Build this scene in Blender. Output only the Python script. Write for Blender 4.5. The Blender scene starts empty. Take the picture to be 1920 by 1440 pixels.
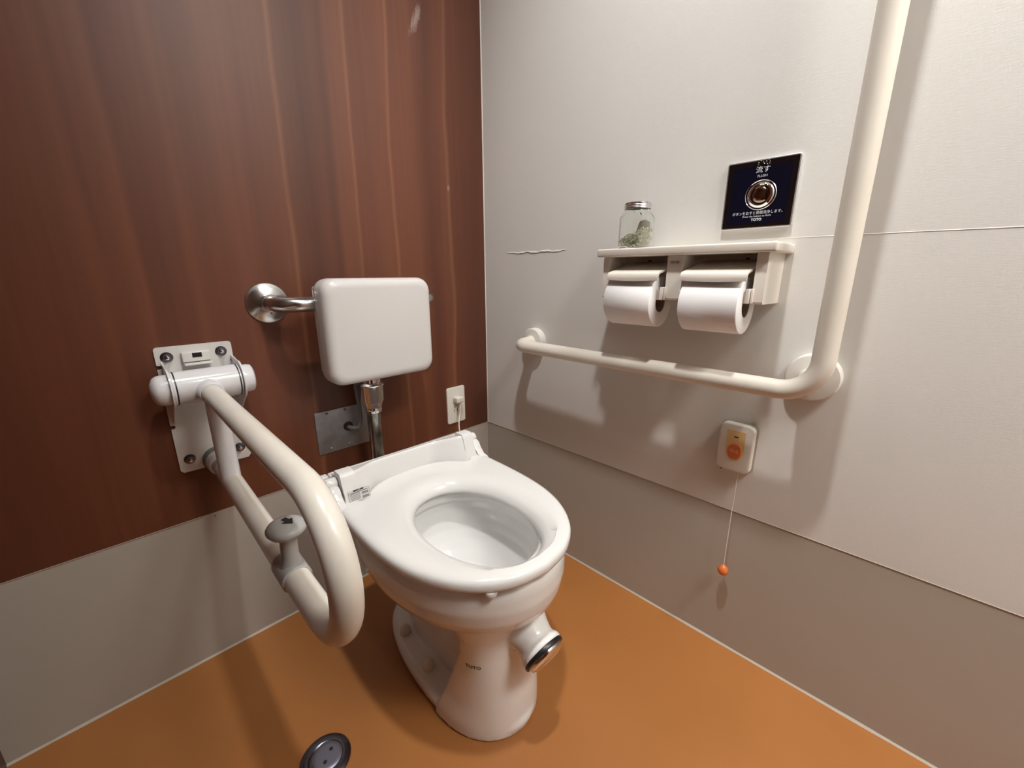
import bpy, bmesh, math, random
from mathutils import Vector, Matrix
from mathutils.bvhtree import BVHTree
PI = math.pi
scn = bpy.context.scene
col = scn.collection

# ------------------------------------------------------------------ camera
f_px = 770.83
pitch, roll, yaw = 0.263153, -0.0030706, 0.786211
d = Vector((math.sin(yaw)*math.cos(pitch), math.cos(yaw)*math.cos(pitch), -math.sin(pitch)))
rt = Vector((math.cos(yaw), -math.sin(yaw), 0)); up = rt.cross(d)
r2 = math.cos(roll)*rt + math.sin(roll)*up; u2 = -math.sin(roll)*rt + math.cos(roll)*up
cam = bpy.data.cameras.new('camera'); co = bpy.data.objects.new('camera', cam); col.objects.link(co)
cam.sensor_width = 36; cam.lens = 36*f_px/1920; cam.clip_start = 0.01
M = Matrix((r2, u2, -d)).transposed().to_4x4(); M.translation = Vector((-0.907258, -1.026351, 0.855332))
co.matrix_world = M; scn.camera = co

# ------------------------------------------------------------------ world, lights, exposure
w = bpy.data.worlds.new('world'); scn.world = w; w.use_nodes = True
w.node_tree.nodes['Background'].inputs[0].default_value = (0.8, 0.85, 1, 1)
w.node_tree.nodes['Background'].inputs[1].default_value = 0.05
scn.view_settings.view_transform = 'Standard'; scn.view_settings.look = 'None'
scn.view_settings.gamma = 1; scn.view_settings.use_curve_mapping = False
scn.view_settings.exposure = 0.0
def area(name, loc, size, power, colr):
    l = bpy.data.lights.new(name, 'AREA'); l.shape = 'DISK'; l.size = size; l.energy = power; l.color = colr
    o = bpy.data.objects.new(name, l); col.objects.link(o); o.location = loc; return o
# adjustable downlight tilted towards the toilet and the right wall
sl = bpy.data.lights.new('downlight_lamp', 'SPOT'); sl.energy = 80; sl.color = (1.0, 0.985, 0.96); sl.spot_size = math.radians(97); sl.spot_blend = 1; sl.shadow_soft_size = .040
so = bpy.data.objects.new('downlight_lamp', sl); col.objects.link(so); so.location = (-0.64, -0.82, 2.375)
so.rotation_euler = (Vector((-0.08, -0.70, .75))-so.location).to_track_quat('-Z', 'Y').to_euler()
area('downlight_lamp', (-1.0, -1.10, 2.378), 0.085, 1.5, (1.0, 0.985, 0.96))
pl_ = bpy.data.lights.new('added_fill_lamp', 'AREA'); pl_.shape = 'RECTANGLE'; pl_.size = .8; pl_.size_y = .4; pl_.energy = 31; pl_.spread = math.radians(150); pl_.color = (1.0, 0.975, 0.925)  # soft fill lamp, added behind the camera to lift the shadows
po_ = bpy.data.objects.new('added_fill_lamp', pl_); col.objects.link(po_); po_.location = (-0.42, -1.93, 2.375)

# ------------------------------------------------------------------ materials
def mat(name, base=(0.8,0.8,0.8), rough=0.5, metal=0.0, **kw):
    m = bpy.data.materials.new(name); m.use_nodes = True
    b = m.node_tree.nodes['Principled BSDF']
    b.inputs['Base Color'].default_value = (*base, 1); b.inputs['Roughness'].default_value = rough
    b.inputs['Metallic'].default_value = metal
    for k, v in kw.items(): b.inputs[k.replace('_', ' ')].default_value = v
    return m
def nodes(m): return m.node_tree.nodes, m.node_tree.links, m.node_tree.nodes['Principled BSDF']
def noise(m, scale=(1,1,1), ns=5.0, detail=4, rough=0.5, coord='Object'):
    N, L, b = nodes(m)
    tc = N.new('ShaderNodeTexCoord'); mp = N.new('ShaderNodeMapping'); mp.inputs['Scale'].default_value = scale
    n = N.new('ShaderNodeTexNoise'); n.inputs['Scale'].default_value = ns; n.inputs['Detail'].default_value = detail
    n.inputs['Roughness'].default_value = rough
    L.new(tc.outputs[coord], mp.inputs[0]); L.new(mp.outputs[0], n.inputs['Vector']); return n
def mottle(m, c1, c2, **kw):
    N, L, b = nodes(m); n = noise(m, **kw); r = N.new('ShaderNodeValToRGB')
    r.color_ramp.elements[0].position = 0.35; r.color_ramp.elements[1].position = 0.65
    r.color_ramp.elements[0].color = (*c1, 1); r.color_ramp.elements[1].color = (*c2, 1)
    L.new(n.outputs['Fac'], r.inputs[0]); L.new(r.outputs[0], b.inputs['Base Color']); return r
def bump(m, n, strength=0.1, dist=0.001):
    N, L, b = nodes(m); bp = N.new('ShaderNodeBump'); bp.inputs['Strength'].default_value = strength
    bp.inputs['Distance'].default_value = dist
    L.new(n.outputs['Fac'], bp.inputs['Height']); L.new(bp.outputs[0], b.inputs['Normal'])

m_paper = mat('wallpaper', (0.72,0.71,0.69), 0.75)
mottle(m_paper, (0.735,0.725,0.69), (0.775,0.765,0.73), ns=2.0, detail=3)
def weave(m, st=0.25):
    N, L, b = nodes(m)
    a = noise(m, scale=(60,60,900), ns=1.0, detail=2); c = noise(m, scale=(900,900,60), ns=1.0, detail=2)
    mx = N.new('ShaderNodeMath'); mx.operation = 'ADD'; L.new(a.outputs['Fac'], mx.inputs[0]); L.new(c.outputs['Fac'], mx.inputs[1])
    bp = N.new('ShaderNodeBump'); bp.inputs['Strength'].default_value = st; bp.inputs['Distance'].default_value = 0.0006
    L.new(mx.outputs[0], bp.inputs['Height']); L.new(bp.outputs[0], b.inputs['Normal'])
weave(m_paper)
m_wains = mat('vinyl_wainscot', rough=0.5); mottle(m_wains, (0.435,0.40,0.345), (0.46,0.425,0.37), ns=3.0)
bump(m_wains, noise(m_wains, ns=500, detail=2), 0.12, 0.0004)
m_wains2 = m_wains
m_trim = mat('caulk_line', (0.47,0.43,0.37), 0.5)
m_corner = mat('corner_bead', (0.85,0.80,0.74), 0.4)
m_floor = mat('orange_vinyl', rough=0.42); mottle(m_floor, (0.36,0.140,0.036), (0.395,0.157,0.043), ns=3.5, detail=5)
bump(m_floor, noise(m_floor, ns=350, detail=2), 0.12, 0.0004)
m_ceil = mat('ceiling_white', (0.75,0.74,0.72), 0.9)

# reddish veneer: vertical leaves, fine grain and a few scuffs
m_wood = mat('cherry_veneer', rough=0.42)
def build_wood(m):
    N, L, b = nodes(m)
    tc = N.new('ShaderNodeTexCoord'); sx = N.new('ShaderNodeSeparateXYZ'); L.new(tc.outputs['Object'], sx.inputs[0])
    wob = noise(m, scale=(1.2,1.2,0.9), ns=2.0, detail=2)
    ma = N.new('ShaderNodeMath'); ma.operation = 'MULTIPLY_ADD'; L.new(wob.outputs['Fac'], ma.inputs[0]); ma.inputs[1].default_value = 0.05
    L.new(sx.outputs[0], ma.inputs[2])
    mr = N.new('ShaderNodeMapRange'); L.new(ma.outputs[0], mr.inputs[0])
    mr.inputs[1].default_value = -1.175; mr.inputs[2].default_value = 0.025
    cr = N.new('ShaderNodeValToRGB'); L.new(mr.outputs[0], cr.inputs[0]); e = cr.color_ramp.elements
    def P(x): return (x+1.175+0.0)/1.20
    D=(0.082,0.025,0.013); Md=(0.132,0.041,0.020); Lt=(0.172,0.058,0.028); T=(0.27,0.115,0.054)
    stops=[(-1.15,Md),(-1.02,D),(-0.93,Md),(-0.868,Lt),(-0.858,Md),(-0.815,Lt),(-0.803,D),(-0.745,Md),(-0.735,Lt),(-0.70,Md),
           (-0.64,Lt),(-0.60,Md),(-0.548,Lt),(-0.541,T),(-0.535,Md),(-0.49,D),(-0.455,Md),(-0.44,D),(-0.425,Lt),(-0.389,Lt),(-0.384,T),(-0.377,Md),
           (-0.33,Lt),(-0.284,Lt),(-0.279,T),(-0.272,Md),(-0.22,Lt),(-0.17,D),(-0.115,Lt),(-0.108,T),(-0.10,Md),(-0.02,D)]
    e[0].position=P(stops[0][0]); e[0].color=(*stops[0][1],1); e[1].position=P(stops[-1][0]); e[1].color=(*stops[-1][1],1)
    for x,c in stops[1:-1]:
        n=e.new(P(x)); n.color=(*c,1)
    g = noise(m, scale=(90,90,1.6), ns=1.0, detail=6, rough=0.6)
    g2 = noise(m, scale=(9,9,0.5), ns=1.0, detail=4, rough=0.6)
    def rng(n,a,bv):
        r=N.new('ShaderNodeMapRange'); L.new(n.outputs['Fac'],r.inputs[0]); r.inputs[1].default_value=.25; r.inputs[2].default_value=.75
        r.inputs[3].default_value=a; r.inputs[4].default_value=bv; return r
    ra=rng(g,.90,1.10); rb=rng(g2,.80,1.22)
    mm=N.new('ShaderNodeMath'); mm.operation='MULTIPLY'; L.new(ra.outputs[0],mm.inputs[0]); L.new(rb.outputs[0],mm.inputs[1])
    base=N.new('ShaderNodeMix'); base.data_type='RGBA'; base.inputs[0].default_value=0.36
    L.new(cr.outputs[0],base.inputs[6]); base.inputs[7].default_value=(0.132,0.041,0.020,1)
    vm=N.new('ShaderNodeVectorMath'); vm.operation='SCALE'; L.new(base.outputs[2],vm.inputs[0]); L.new(mm.outputs[0],vm.inputs['Scale'])
    # two pale scuffs on the veneer
    out=vm.outputs[0]
    for (cx,cz,hx,hz,rot) in ((-0.214,1.462,0.013,0.055,0.42),(-0.134,1.09,0.006,0.012,0.0)):
        mp=N.new('ShaderNodeMapping'); mp.vector_type='TEXTURE'; mp.inputs['Location'].default_value=(cx,0,cz)
        mp.inputs['Rotation'].default_value=(0,rot,0); mp.inputs['Scale'].default_value=(hx,1,hz)
        L.new(tc.outputs['Object'],mp.inputs[0])
        sp=N.new('ShaderNodeSeparateXYZ'); L.new(mp.outputs[0],sp.inputs[0]); cb=N.new('ShaderNodeCombineXYZ')
        L.new(sp.outputs[0],cb.inputs[0]); L.new(sp.outputs[2],cb.inputs[2])
        ln=N.new('ShaderNodeVectorMath'); ln.operation='LENGTH'; L.new(cb.outputs[0],ln.inputs[0])
        sc=noise(m,scale=(120,120,25),ns=1.0,detail=4,rough=0.7)
        sb=N.new('ShaderNodeMath'); sb.operation='SUBTRACT'; L.new(sc.outputs['Fac'],sb.inputs[0]); 
        m3=N.new('ShaderNodeMath'); m3.operation='MULTIPLY'; L.new(ln.outputs['Value'],m3.inputs[0]); m3.inputs[1].default_value=.45; L.new(m3.outputs[0],sb.inputs[1])
        m4=N.new('ShaderNodeMapRange'); L.new(sb.outputs[0],m4.inputs[0]); m4.inputs[1].default_value=.12; m4.inputs[2].default_value=.4; m4.inputs[4].default_value=.6
        mx=N.new('ShaderNodeMix'); mx.data_type='RGBA'; L.new(m4.outputs[0],mx.inputs[0]); L.new(out,mx.inputs[6]); mx.inputs[7].default_value=(.45,.36,.32,1)
        out=mx.outputs[2]
    L.new(out,b.inputs['Base Color'])
build_wood(m_wood)
m_wood2 = mat('dark_wood', rough=0.45); mottle(m_wood2, (0.09,0.032,0.018), (0.15,0.055,0.03), scale=(9,9,0.6), ns=1.0, detail=6)

m_china = mat('vitreous_china', (0.86,0.855,0.84), 0.10, Coat_Weight=0.3, Coat_Roughness=0.04)
m_seat = mat('white_seat_plastic', (0.80,0.80,0.785), 0.16)
m_seatg = mat('hinge_grey_white', (0.78,0.775,0.765), 0.3)
m_pad = mat('backrest_vinyl', (0.70,0.685,0.675), 0.28); bump(m_pad, noise(m_pad, ns=260, detail=2), 0.15, 0.0004)
m_white = mat('white_coated_metal', (0.80,0.80,0.82), 0.16)
m_plate = mat('cream_coated_plate', (0.76,0.75,0.72), 0.35)
m_tube = mat('cream_vinyl_rail', rough=0.26)
mottle(m_tube, (0.80,0.755,0.67), (0.83,0.795,0.72), ns=14, detail=3); bump(m_tube, noise(m_tube, ns=900, detail=2), 0.18, 0.0003)
m_rail = mat('cream_wall_rail', rough=0.28); mottle(m_rail, (0.78,0.73,0.64), (0.81,0.765,0.68), ns=12, detail=3)
m_flange = mat('rail_flange', (0.80,0.78,0.73), 0.3)
m_grey = mat('grey_plastic', (0.42,0.42,0.41), 0.35)
m_dgrey = mat('grey_rubber', (0.20,0.20,0.19), 0.5)
m_black = mat('black_rubber', (0.01,0.01,0.012), 0.35)
m_dark = mat('dark_recess', (0.02,0.015,0.012), 0.8)
m_steel = mat('brushed_steel', (0.60,0.60,0.60), 0.22, 1.0, Anisotropic=0.6)
m_splate = mat('matt_steel_plate', (0.36,0.37,0.39), 0.45, 0.85)
mottle(m_splate, (0.33,0.34,0.36), (0.40,0.41,0.43), ns=40, detail=4)
m_chrome = mat('chrome', (0.82,0.82,0.82), 0.05, 1.0)
m_ochrome = mat('worn_chrome_pipe', rough=0.22, metal=1.0); mottle(m_ochrome, (0.22,0.24,0.21), (0.62,0.64,0.60), ns=60, detail=5, scale=(1,1,.5))
m_dmetal = mat('dark_cast_metal', (0.16,0.16,0.19), 0.25, 1.0)
m_dlid = mat('drain_lid_metal', (0.26,0.26,0.33), 0.42, 0.8)
m_abs = mat('ivory_plastic', (0.80,0.745,0.67), 0.35)
m_abs_d = mat('ivory_plastic_shadow', (0.74,0.66,0.56), 0.4)
m_tp = mat('toilet_paper', (0.94,0.935,0.94), 0.9); bump(m_tp, noise(m_tp, ns=240, detail=3), 0.10, 0.0004)
m_tp2 = mat('toilet_paper_sheet', (0.94,0.935,0.94), 0.9)
m_card = mat('cardboard', (0.45,0.38,0.30), 0.8)
m_outlet = mat('outlet_plastic', (0.74,0.72,0.66), 0.35)
m_navy = mat('navy_glass', (0.004,0.005,0.016), 0.10)
m_pframe = mat('polished_dark_frame', (0.07,0.055,0.055), 0.12, 0.9)
m_text = mat('white_print', (0.75,0.76,0.80), 0.5)
m_ink = mat('black_print', (0.02,0.02,0.02), 0.5)
m_grn = mat('grey_print', (0.25,0.25,0.25), 0.6)
m_amber = mat('amber_panel', (0.78,0.54,0.24), 0.4)
m_orange = mat('orange_button', (0.70,0.165,0.03), 0.4)
m_opale = mat('pale_orange_rim', (0.92,0.46,0.20), 0.4)
m_ball = mat('orange_ball', (0.68,0.17,0.04), 0.35)
m_callw = mat('call_box_plastic', (0.76,0.73,0.66), 0.4)
m_callr = mat('call_box_gasket', (0.33,0.29,0.22), 0.6)
m_cord = mat('cord_white', (0.72,0.66,0.56), 0.5)
m_sticker = mat('sticker_paper', (0.66,0.645,0.62), 0.5)
m_glass = mat('clear_glass', (0.97,0.985,0.975), 0.02, Transmission_Weight=1.0, IOR=1.45)
m_lid = mat('aluminium_lid', (0.72,0.72,0.74), 0.25, 1.0)
m_gel = mat('gel_bead', (0.86,0.85,0.66), 0.10, Transmission_Weight=0.15, IOR=1.35)
m_refraction = mat('refraction_brown', (0.60,0.54,0.44), 0.6)  # brown tone of the jar's refraction, painted as a solid colour
m_water = mat('water', (0.93,0.97,1.0), 0.02, Transmission_Weight=1.0, IOR=1.33)
m_bolt = mat('bolt_cap', (0.82,0.80,0.74), 0.25)
m_lampg = mat('lamp_diffuser', (0.9,0.9,0.9), 0.5)

# ------------------------------------------------------------------ helpers
def tag(o, label=None, cat=None, group=None, kind=None):
    if label: o['label'] = label
    if cat: o['category'] = cat
    if group: o['group'] = group
    if kind: o['kind'] = kind
    return o
def thing(name, loc, label, cat, rz=0, group=None):
    o = bpy.data.objects.new(name, None); o.empty_display_size = .05; col.objects.link(o)
    o.location = loc; o.rotation_euler = (0,0,rz); return tag(o, label, cat, group)
def link(name, me, m, parent=None, smooth=True, angle=40):
    o = bpy.data.objects.new(name, me); col.objects.link(o)
    if m and not me.materials: me.materials.append(m)
    if smooth:
        for p in me.polygons: p.use_smooth = True
        me.set_sharp_from_angle(angle=math.radians(angle))
    if parent:
        o.parent = parent
        # an Empty sits at the base of its thing; mesh parts already stand at the world origin
        if parent.type == 'EMPTY': o.matrix_parent_inverse = parent.matrix_basis.inverted()
    return o
# all geometry is authored in world coordinates unless a matrix is passed
def fin(name, bm, m, parent=None, mtx=None, smooth=True, angle=40):
    if mtx is not None: bm.transform(mtx)
    bmesh.ops.recalc_face_normals(bm, faces=bm.faces)
    me = bpy.data.meshes.new(name); bm.to_mesh(me); bm.free()
    return link(name, me, m, parent, smooth, angle)
def box_bm(x0,x1,y0,y1,z0,z1,bev=0.0,seg=3):
    bm = bmesh.new(); bmesh.ops.create_cube(bm, size=1)
    for v in bm.verts:
        v.co = Vector(((x0+x1)/2+v.co.x*(x1-x0), (y0+y1)/2+v.co.y*(y1-y0), (z0+z1)/2+v.co.z*(z1-z0)))
    if bev > 0: bmesh.ops.bevel(bm, geom=list(bm.edges), offset=bev, segments=seg, profile=0.5, affect='EDGES')
    return bm
def box(name, x0,x1,y0,y1,z0,z1, m, parent=None, bev=0.0, seg=3, mtx=None):
    return fin(name, box_bm(x0,x1,y0,y1,z0,z1,bev,seg), m, parent, mtx)
def frame_m(origin, X, Y):
    X = Vector(X).normalized(); Y = Vector(Y).normalized(); Z = X.cross(Y)
    m4 = Matrix((X,Y,Z)).transposed().to_4x4(); m4.translation = Vector(origin); return m4
def axis_m(origin, Z):
    Z = Vector(Z).normalized(); a = Vector((0,0,1)) if abs(Z.z) < .9 else Vector((1,0,0))
    X = a.cross(Z).normalized(); Y = Z.cross(X); m4 = Matrix((X,Y,Z)).transposed().to_4x4(); m4.translation = Vector(origin); return m4
def lathe_bm(prof, n=48, bm=None):
    # prof: (r, z) list ; closed by caps where r==0
    bm = bm or bmesh.new(); rings = []
    for r, z in prof:
        if r < 1e-7: rings.append([bm.verts.new((0,0,z))])
        else: rings.append([bm.verts.new((r*math.cos(2*PI*i/n), r*math.sin(2*PI*i/n), z)) for i in range(n)])
    for a, b in zip(rings, rings[1:]):
        for i in range(n):
            j = (i+1) % n
            if len(a) == 1 and len(b) == 1: continue
            if len(a) == 1: bm.faces.new((a[0], b[i], b[j]))
            elif len(b) == 1: bm.faces.new((a[i], a[j], b[0]))
            else: bm.faces.new((a[i], a[j], b[j], b[i]))
    return bm
def lathe(name, prof, origin, axis, m, parent=None, n=48, angle=40):
    return fin(name, lathe_bm(prof, n), m, parent, axis_m(origin, axis), True, angle)
def loft_bm(rings, cap=True, bm=None, closed=False):
    bm = bm or bmesh.new(); R = [[bm.verts.new(p) for p in r] for r in rings]; n = len(R[0])
    seq = list(zip(R, R[1:])) + ([(R[-1], R[0])] if closed else [])
    for a, b in seq:
        for i in range(n):
            j = (i+1) % n; bm.faces.new((a[i], a[j], b[j], b[i]))
    if cap and not closed: bm.faces.new(R[0][::-1]); bm.faces.new(R[-1])
    return bm
def fillet(pts, radii, seg=14):
    out = [Vector(pts[0])]
    for i in range(1, len(pts)-1):
        p = Vector(pts[i]); a = (Vector(pts[i-1])-p); b = (Vector(pts[i+1])-p); r = radii[i-1]
        ua, ub = a.normalized(), b.normalized(); ang = ua.angle(ub); t = r/math.tan(ang/2)
        c = p + (ua+ub).normalized()*(r/math.sin(ang/2)); s = p+ua*t; e = p+ub*t
        v0, v1 = s-c, e-c; tot = v0.angle(v1)
        for k in range(seg+1):
            q = v0.normalized().slerp(v1.normalized(), k/seg)*r; out.append(c+q)
    out.append(Vector(pts[-1])); return out
def smooth_path(pts, n=8):
    P = [Vector(p) for p in pts]; P = [P[0]*2-P[1]]+P+[P[-1]*2-P[-2]]; out = []
    for i in range(1, len(P)-2):
        for k in range(n):
            t = k/n; a,b,c,e = P[i-1],P[i],P[i+1],P[i+2]
            out.append(0.5*((2*b)+(c-a)*t+(2*a-5*b+4*c-e)*t*t+(3*b-a-3*c+e)*t**3))
    out.append(P[-2]); return out
def tube_bm(path, r, n=28, cap=True):
    path = [Vector(p) for p in path]; rings = []; T0 = None; N0 = None
    for i, p in enumerate(path):
        T = (path[min(i+1,len(path)-1)]-path[max(i-1,0)]).normalized()
        if N0 is None:
            a = Vector((0,0,1)) if abs(T.z) < .9 else Vector((1,0,0)); N0 = a.cross(T).normalized()
        else: N0 = (N0 - T*N0.dot(T)).normalized()
        B = T.cross(N0); rr = r(i/(len(path)-1)) if callable(r) else r
        rings.append([p+rr*(math.cos(2*PI*k/n)*N0+math.sin(2*PI*k/n)*B) for k in range(n)])
    return loft_bm(rings, cap)
def tube(name, path, r, m, parent=None, n=28): return fin(name, tube_bm(path, r, n), m, parent)
def rrect(w, h, r, seg=6):
    pts = []
    for cx, cy, a0 in ((w/2-r,h/2-r,0),(-w/2+r,h/2-r,90),(-w/2+r,-h/2+r,180),(w/2-r,-h/2+r,270)):
        for k in range(seg+1):
            a = math.radians(a0+90*k/seg); pts.append((cx+r*math.cos(a), cy+r*math.sin(a)))
    return pts
def slab_bm(outline, t, ed=0.0, seg=4):
    # extrude 2-D outline (x,y) by t along z with a rounded front edge of radius ed
    rings = [[Vector((x,y,0)) for x,y in outline]]
    n = len(outline); c2 = [Vector((x,y,0)) for x,y in outline]
    nr = []
    for i in range(n):
        a = c2[i-1]; b = c2[(i+1)%n]; tt = (b-a).normalized(); nr.append(Vector((tt.y,-tt.x,0)))
    for k in range(seg+1):
        a = PI/2*k/seg if ed > 0 else 0
        off = ed*(1-math.cos(a)); z = t-ed+ed*math.sin(a)
        rings.append([c2[i]-nr[i]*off+Vector((0,0,z)) for i in range(n)])
        if ed == 0: break
    return loft_bm(rings)
def slab(name, outline, t, mtx, m, parent=None, ed=0.0):
    return fin(name, slab_bm(outline, t, ed), m, parent, mtx)
def text(name, body, size, mtx, m, parent=None, depth=0.0002, sx=1.0, bold=0.0, cx='CENTER'):
    c = bpy.data.curves.new(name, 'FONT'); c.body = body; c.size = size; c.align_x = cx; c.align_y = 'CENTER'
    c.extrude = depth; c.resolution_u = 3; c.offset = bold
    t = bpy.data.objects.new(name, c); col.objects.link(t)
    dg = bpy.context.evaluated_depsgraph_get(); me = bpy.data.meshes.new_from_object(t.evaluated_get(dg))
    bpy.data.objects.remove(t); bpy.data.curves.remove(c)
    me.transform(mtx @ Matrix.Diagonal((sx,1,1,1)))
    me.materials.clear(); me.name = name
    return link(name, me, m, parent, smooth=False)
def WR(y, z, x): return frame_m((x, y, z), (0,-1,0), (0,0,1))      # plane on right wall, facing -x
def WB(x, z, y): return frame_m((x, y, z), (1,0,0), (0,0,1))       # plane on back wall, facing -y

# ------------------------------------------------------------------ room shell
XL, YF, ZC, ZW = -1.172, -2.15, 2.40, 0.35
def struct(o): o['kind'] = 'structure'; return o
struct(box('floor', XL-.1, .1, YF-.1, .1, -.1, 0, m_floor))
struct(box('ceiling', XL-.1, .1, YF-.1, .1, ZC, ZC+.1, m_ceil))
struct(box('wall_back', XL-.1, -.0016, 0, .1, ZW+.0008, ZC, m_wood))
wr = struct(box('wall_right', 0, .1, YF-.1, .1, ZW, ZC, m_paper))
struct(box('wall_left', XL-.1, XL, YF-.1, .1, 0, ZC, m_wood2))
struct(box('wall_front', XL, 0, YF-.1, YF, 0, ZC, m_paper))
struct(box('wall_light_block', XL, -.56, -1.50, -1.46, 0, ZC, m_wood2))  # unseen partition, added to keep the fill lamp off the left side
struct(box('baseboard_back', XL, 0, .0005, .1, 0, ZW, m_wains))
struct(box('baseboard_right', 0.0005, .1, YF-.1, .0005, 0, ZW, m_wains))
lathe('screw_head', [(0,0),(.0022,0),(.002,.0012),(0,.0016)], (-.804,.0005,.342), (0,-1,0), m_dgrey, bpy.data.objects['baseboard_back'], 12)
# trims: joint strips
struct(box('trim_1', XL, -.0015, -.0008, .002, ZW-.0003, ZW+.0008, m_trim, bev=.0004))
struct(box('trim_2', -.0007, .002, YF, .0, ZW-.0006, ZW+.0006, m_trim, bev=.0003))
struct(box('trim_3', -.0018, .002, -.0018, .002, ZW, ZC, m_corner, bev=.0006))
def cove(name, a, b, nrm):
    # silicone bead between floor and wall
    a = Vector(a); b = Vector(b); nrm = Vector(nrm); u = Vector((0,0,1)); s = .0036; rs = []
    N = 40
    for k in range(N+1):
        p = a.lerp(b, k/N); j = s*(1+.12*math.sin(k*2.3)+.1*math.sin(k*5.1))
        rs.append([p, p+nrm*j, p+nrm*j*.45+u*j*.45, p+u*j])
    return struct(fin(name, loft_bm(rs), m_trim))
cove('trim_4', (XL,0.0004,0), (0,0.0004,0), (0,-1,0))
cove('trim_5', (0.0004,0,0), (0.0004,YF,0), (-1,0,0))
# wallpaper lap joints standing slightly proud
def seam(y0, y1, z, amp, wav):
    rs = []; N = 60; random.seed(3)
    for k in range(N+1):
        y = y0+(y1-y0)*k/N; e = math.sin(PI*min(1, max(0, k/N)))**.35
        h = .0022*amp*(0.5+.5*random.random()+.3*math.sin(k*.5))*e+.0004; t = .0016*amp*e+.0002
        zz = z+wav*math.sin(k*.35)+wav*.5*math.sin(k*.9)
        rs.append([Vector((.0002,y,zz-h)), Vector((-t,y,zz-h*.7)), Vector((-t*.7,y,zz+h*.3)), Vector((.0002,y,zz+h))])
    return fin('wallpaper_seam', loft_bm(rs), m_paper, wr)
seam(-.10, -.325, .914, 1.0, .0012)
seam(-.80, YF, .9150, .28, .0003)
# ceiling lamps
def downlight(x, y, label):
    t = thing('ceiling_downlight', (x,y,ZC), label, 'lamp')
    lathe('trim_ring', [(.048,-.0),(.075,-.0),(.075,-.006),(.068,-.012),(.052,-.012),(.048,-.004),(.048,0)], (x,y,ZC), (0,0,1), m_ceil, t)
    lathe('reflector', [(.0,-.004),(.047,-.004),(.047,-.002),(.0,-.002)], (x,y,ZC), (0,0,1), m_chrome, t)
downlight(-.64, -.82, 'round recessed ceiling downlight above the toilet')
downlight(-1.0, -1.10, 'round recessed ceiling downlight nearer the left wall')

pt_ = thing('added_fill_panel', (-.45,-1.93,ZC), 'rectangular fill panel added on the ceiling behind the viewer', 'lamp')  # housing made up for the added fill lamp, out of view
box('fill_panel_frame', -.87,-.03,-2.145,-1.715,ZC-.02,ZC-.0005, m_ceil, pt_, bev=.002)
# ------------------------------------------------------------------ toilet
TX, TY, TR = -0.458, -0.300, math.radians(-2.0)
TM = Matrix.Translation((TX,TY,0)) @ Matrix.Rotation(TR, 4, 'Z')
toilet = thing('toilet', (TX,TY,0), 'white ceramic toilet with open oval seat standing on the orange floor', 'toilet', TR)
def egg(hw, yf, yr, z, n=96, pf=2.0, pr=2.4, yc=None, xc=0.0):
    # yf front (negative), yr rear; widest at yc
    yc = (yf+yr)/2 if yc is None else yc; pts = []
    for i in range(n):
        a = 2*PI*i/n; c, s = math.cos(a), math.sin(a); p = pf if s < 0 else pr
        x = hw*math.copysign(abs(c)**(2/p), c); y = (yr-yc if s > 0 else yc-yf)*math.copysign(abs(s)**(2/p), s)+yc
        pts.append(Vector((x+xc, y, z)))
    return pts
bm = bmesh.new()
# bowl with cavity
YC = -.12
outer = [(.155,.050,-.225,-.04),(.185,.062,-.240,-.03),(.205,.085,-.268,-.010),(.230,.106,-.292,.0),(.250,.123,-.304,.01),(.260,.126,-.310,.02),(.269,.125,-.318,.05),(.276,.150,-.342,.08),(.290,.166,-.354,.10),(.310,.176,-.362,.115),(.335,.181,-.366,.12),
         (.360,.1805,-.365,.12),(.372,.178,-.362,.118),(.378,.172,-.356,.112)]
rings = [egg(hw,yf,yr,z,yc=YC,pr=2.6) for z,hw,yf,yr in outer]
inner = [(.378,.130,-.318,-.02),(.372,.124,-.312,-.025),(.352,.122,-.312,-.022),(.346,.134,-.322,-.012),(.325,.134,-.320,-.01),(.300,.130,-.314,-.012),(.275,.122,-.302,-.018),(.255,.110,-.290,-.028),(.237,.094,-.272,-.04),(.218,.074,-.248,-.058),(.20,.046,-.218,-.085),(.185,.034,-.20,-.10)]
cav = [egg(hw,yf,yr,z,yc=-.16,pr=2.1) for z,hw,yf,yr in [(.40,.133,-.321,-.017)]+inner]
loft_bm(rings, True, bm)
# rear deck block carrying the hinges
b2 = box_bm(-.165,.165,.02,.125,.30,.378,.02,4); me=bpy.data.meshes.new('t'); b2.to_mesh(me); bm.from_mesh(me); b2.free()
# foot plate
fp = [(0,.106,-.318,.125),(.018,.108,-.322,.127),(.027,.104,-.318,.123),(.032,.096,-.310,.115)]
loft_bm([egg(hw,yf,yr,z,yc=-.13,pf=2.05,pr=2.3) for z,hw,yf,yr in fp], True, bm)
# front column, leaning forward, flat-ish behind
colm = []
for z,hw,yf,yb in ((.0,.109,-.318,-.172),(.03,.107,-.316,-.178),(.07,.099,-.313,-.193),(.11,.095,-.309,-.208),(.15,.092,-.308,-.222),(.19,.092,-.306,-.237),(.23,.096,-.308,-.245),(.27,.108,-.318,-.24),(.30,.12,-.32,-.235)):
    n = 64; pts = []
    yc = yb-.002; pe = 2.12+.25*min(1,z/.12)
    for i in range(n):
        a = PI+PI*i/(n-1); c, s = math.cos(a), math.sin(a)
        pts.append(Vector((hw*math.copysign(abs(c)**(2/pe),c), yc+(yc-yf)*math.copysign(abs(s)**(2/pe),s), z)))
    for k in range(5):
        pts.append(Vector((hw*(1-2*(k+.5)/5), yb+ (0 if True else 0), z)))
    colm.append(pts)
loft_bm(colm, True, bm)
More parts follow.
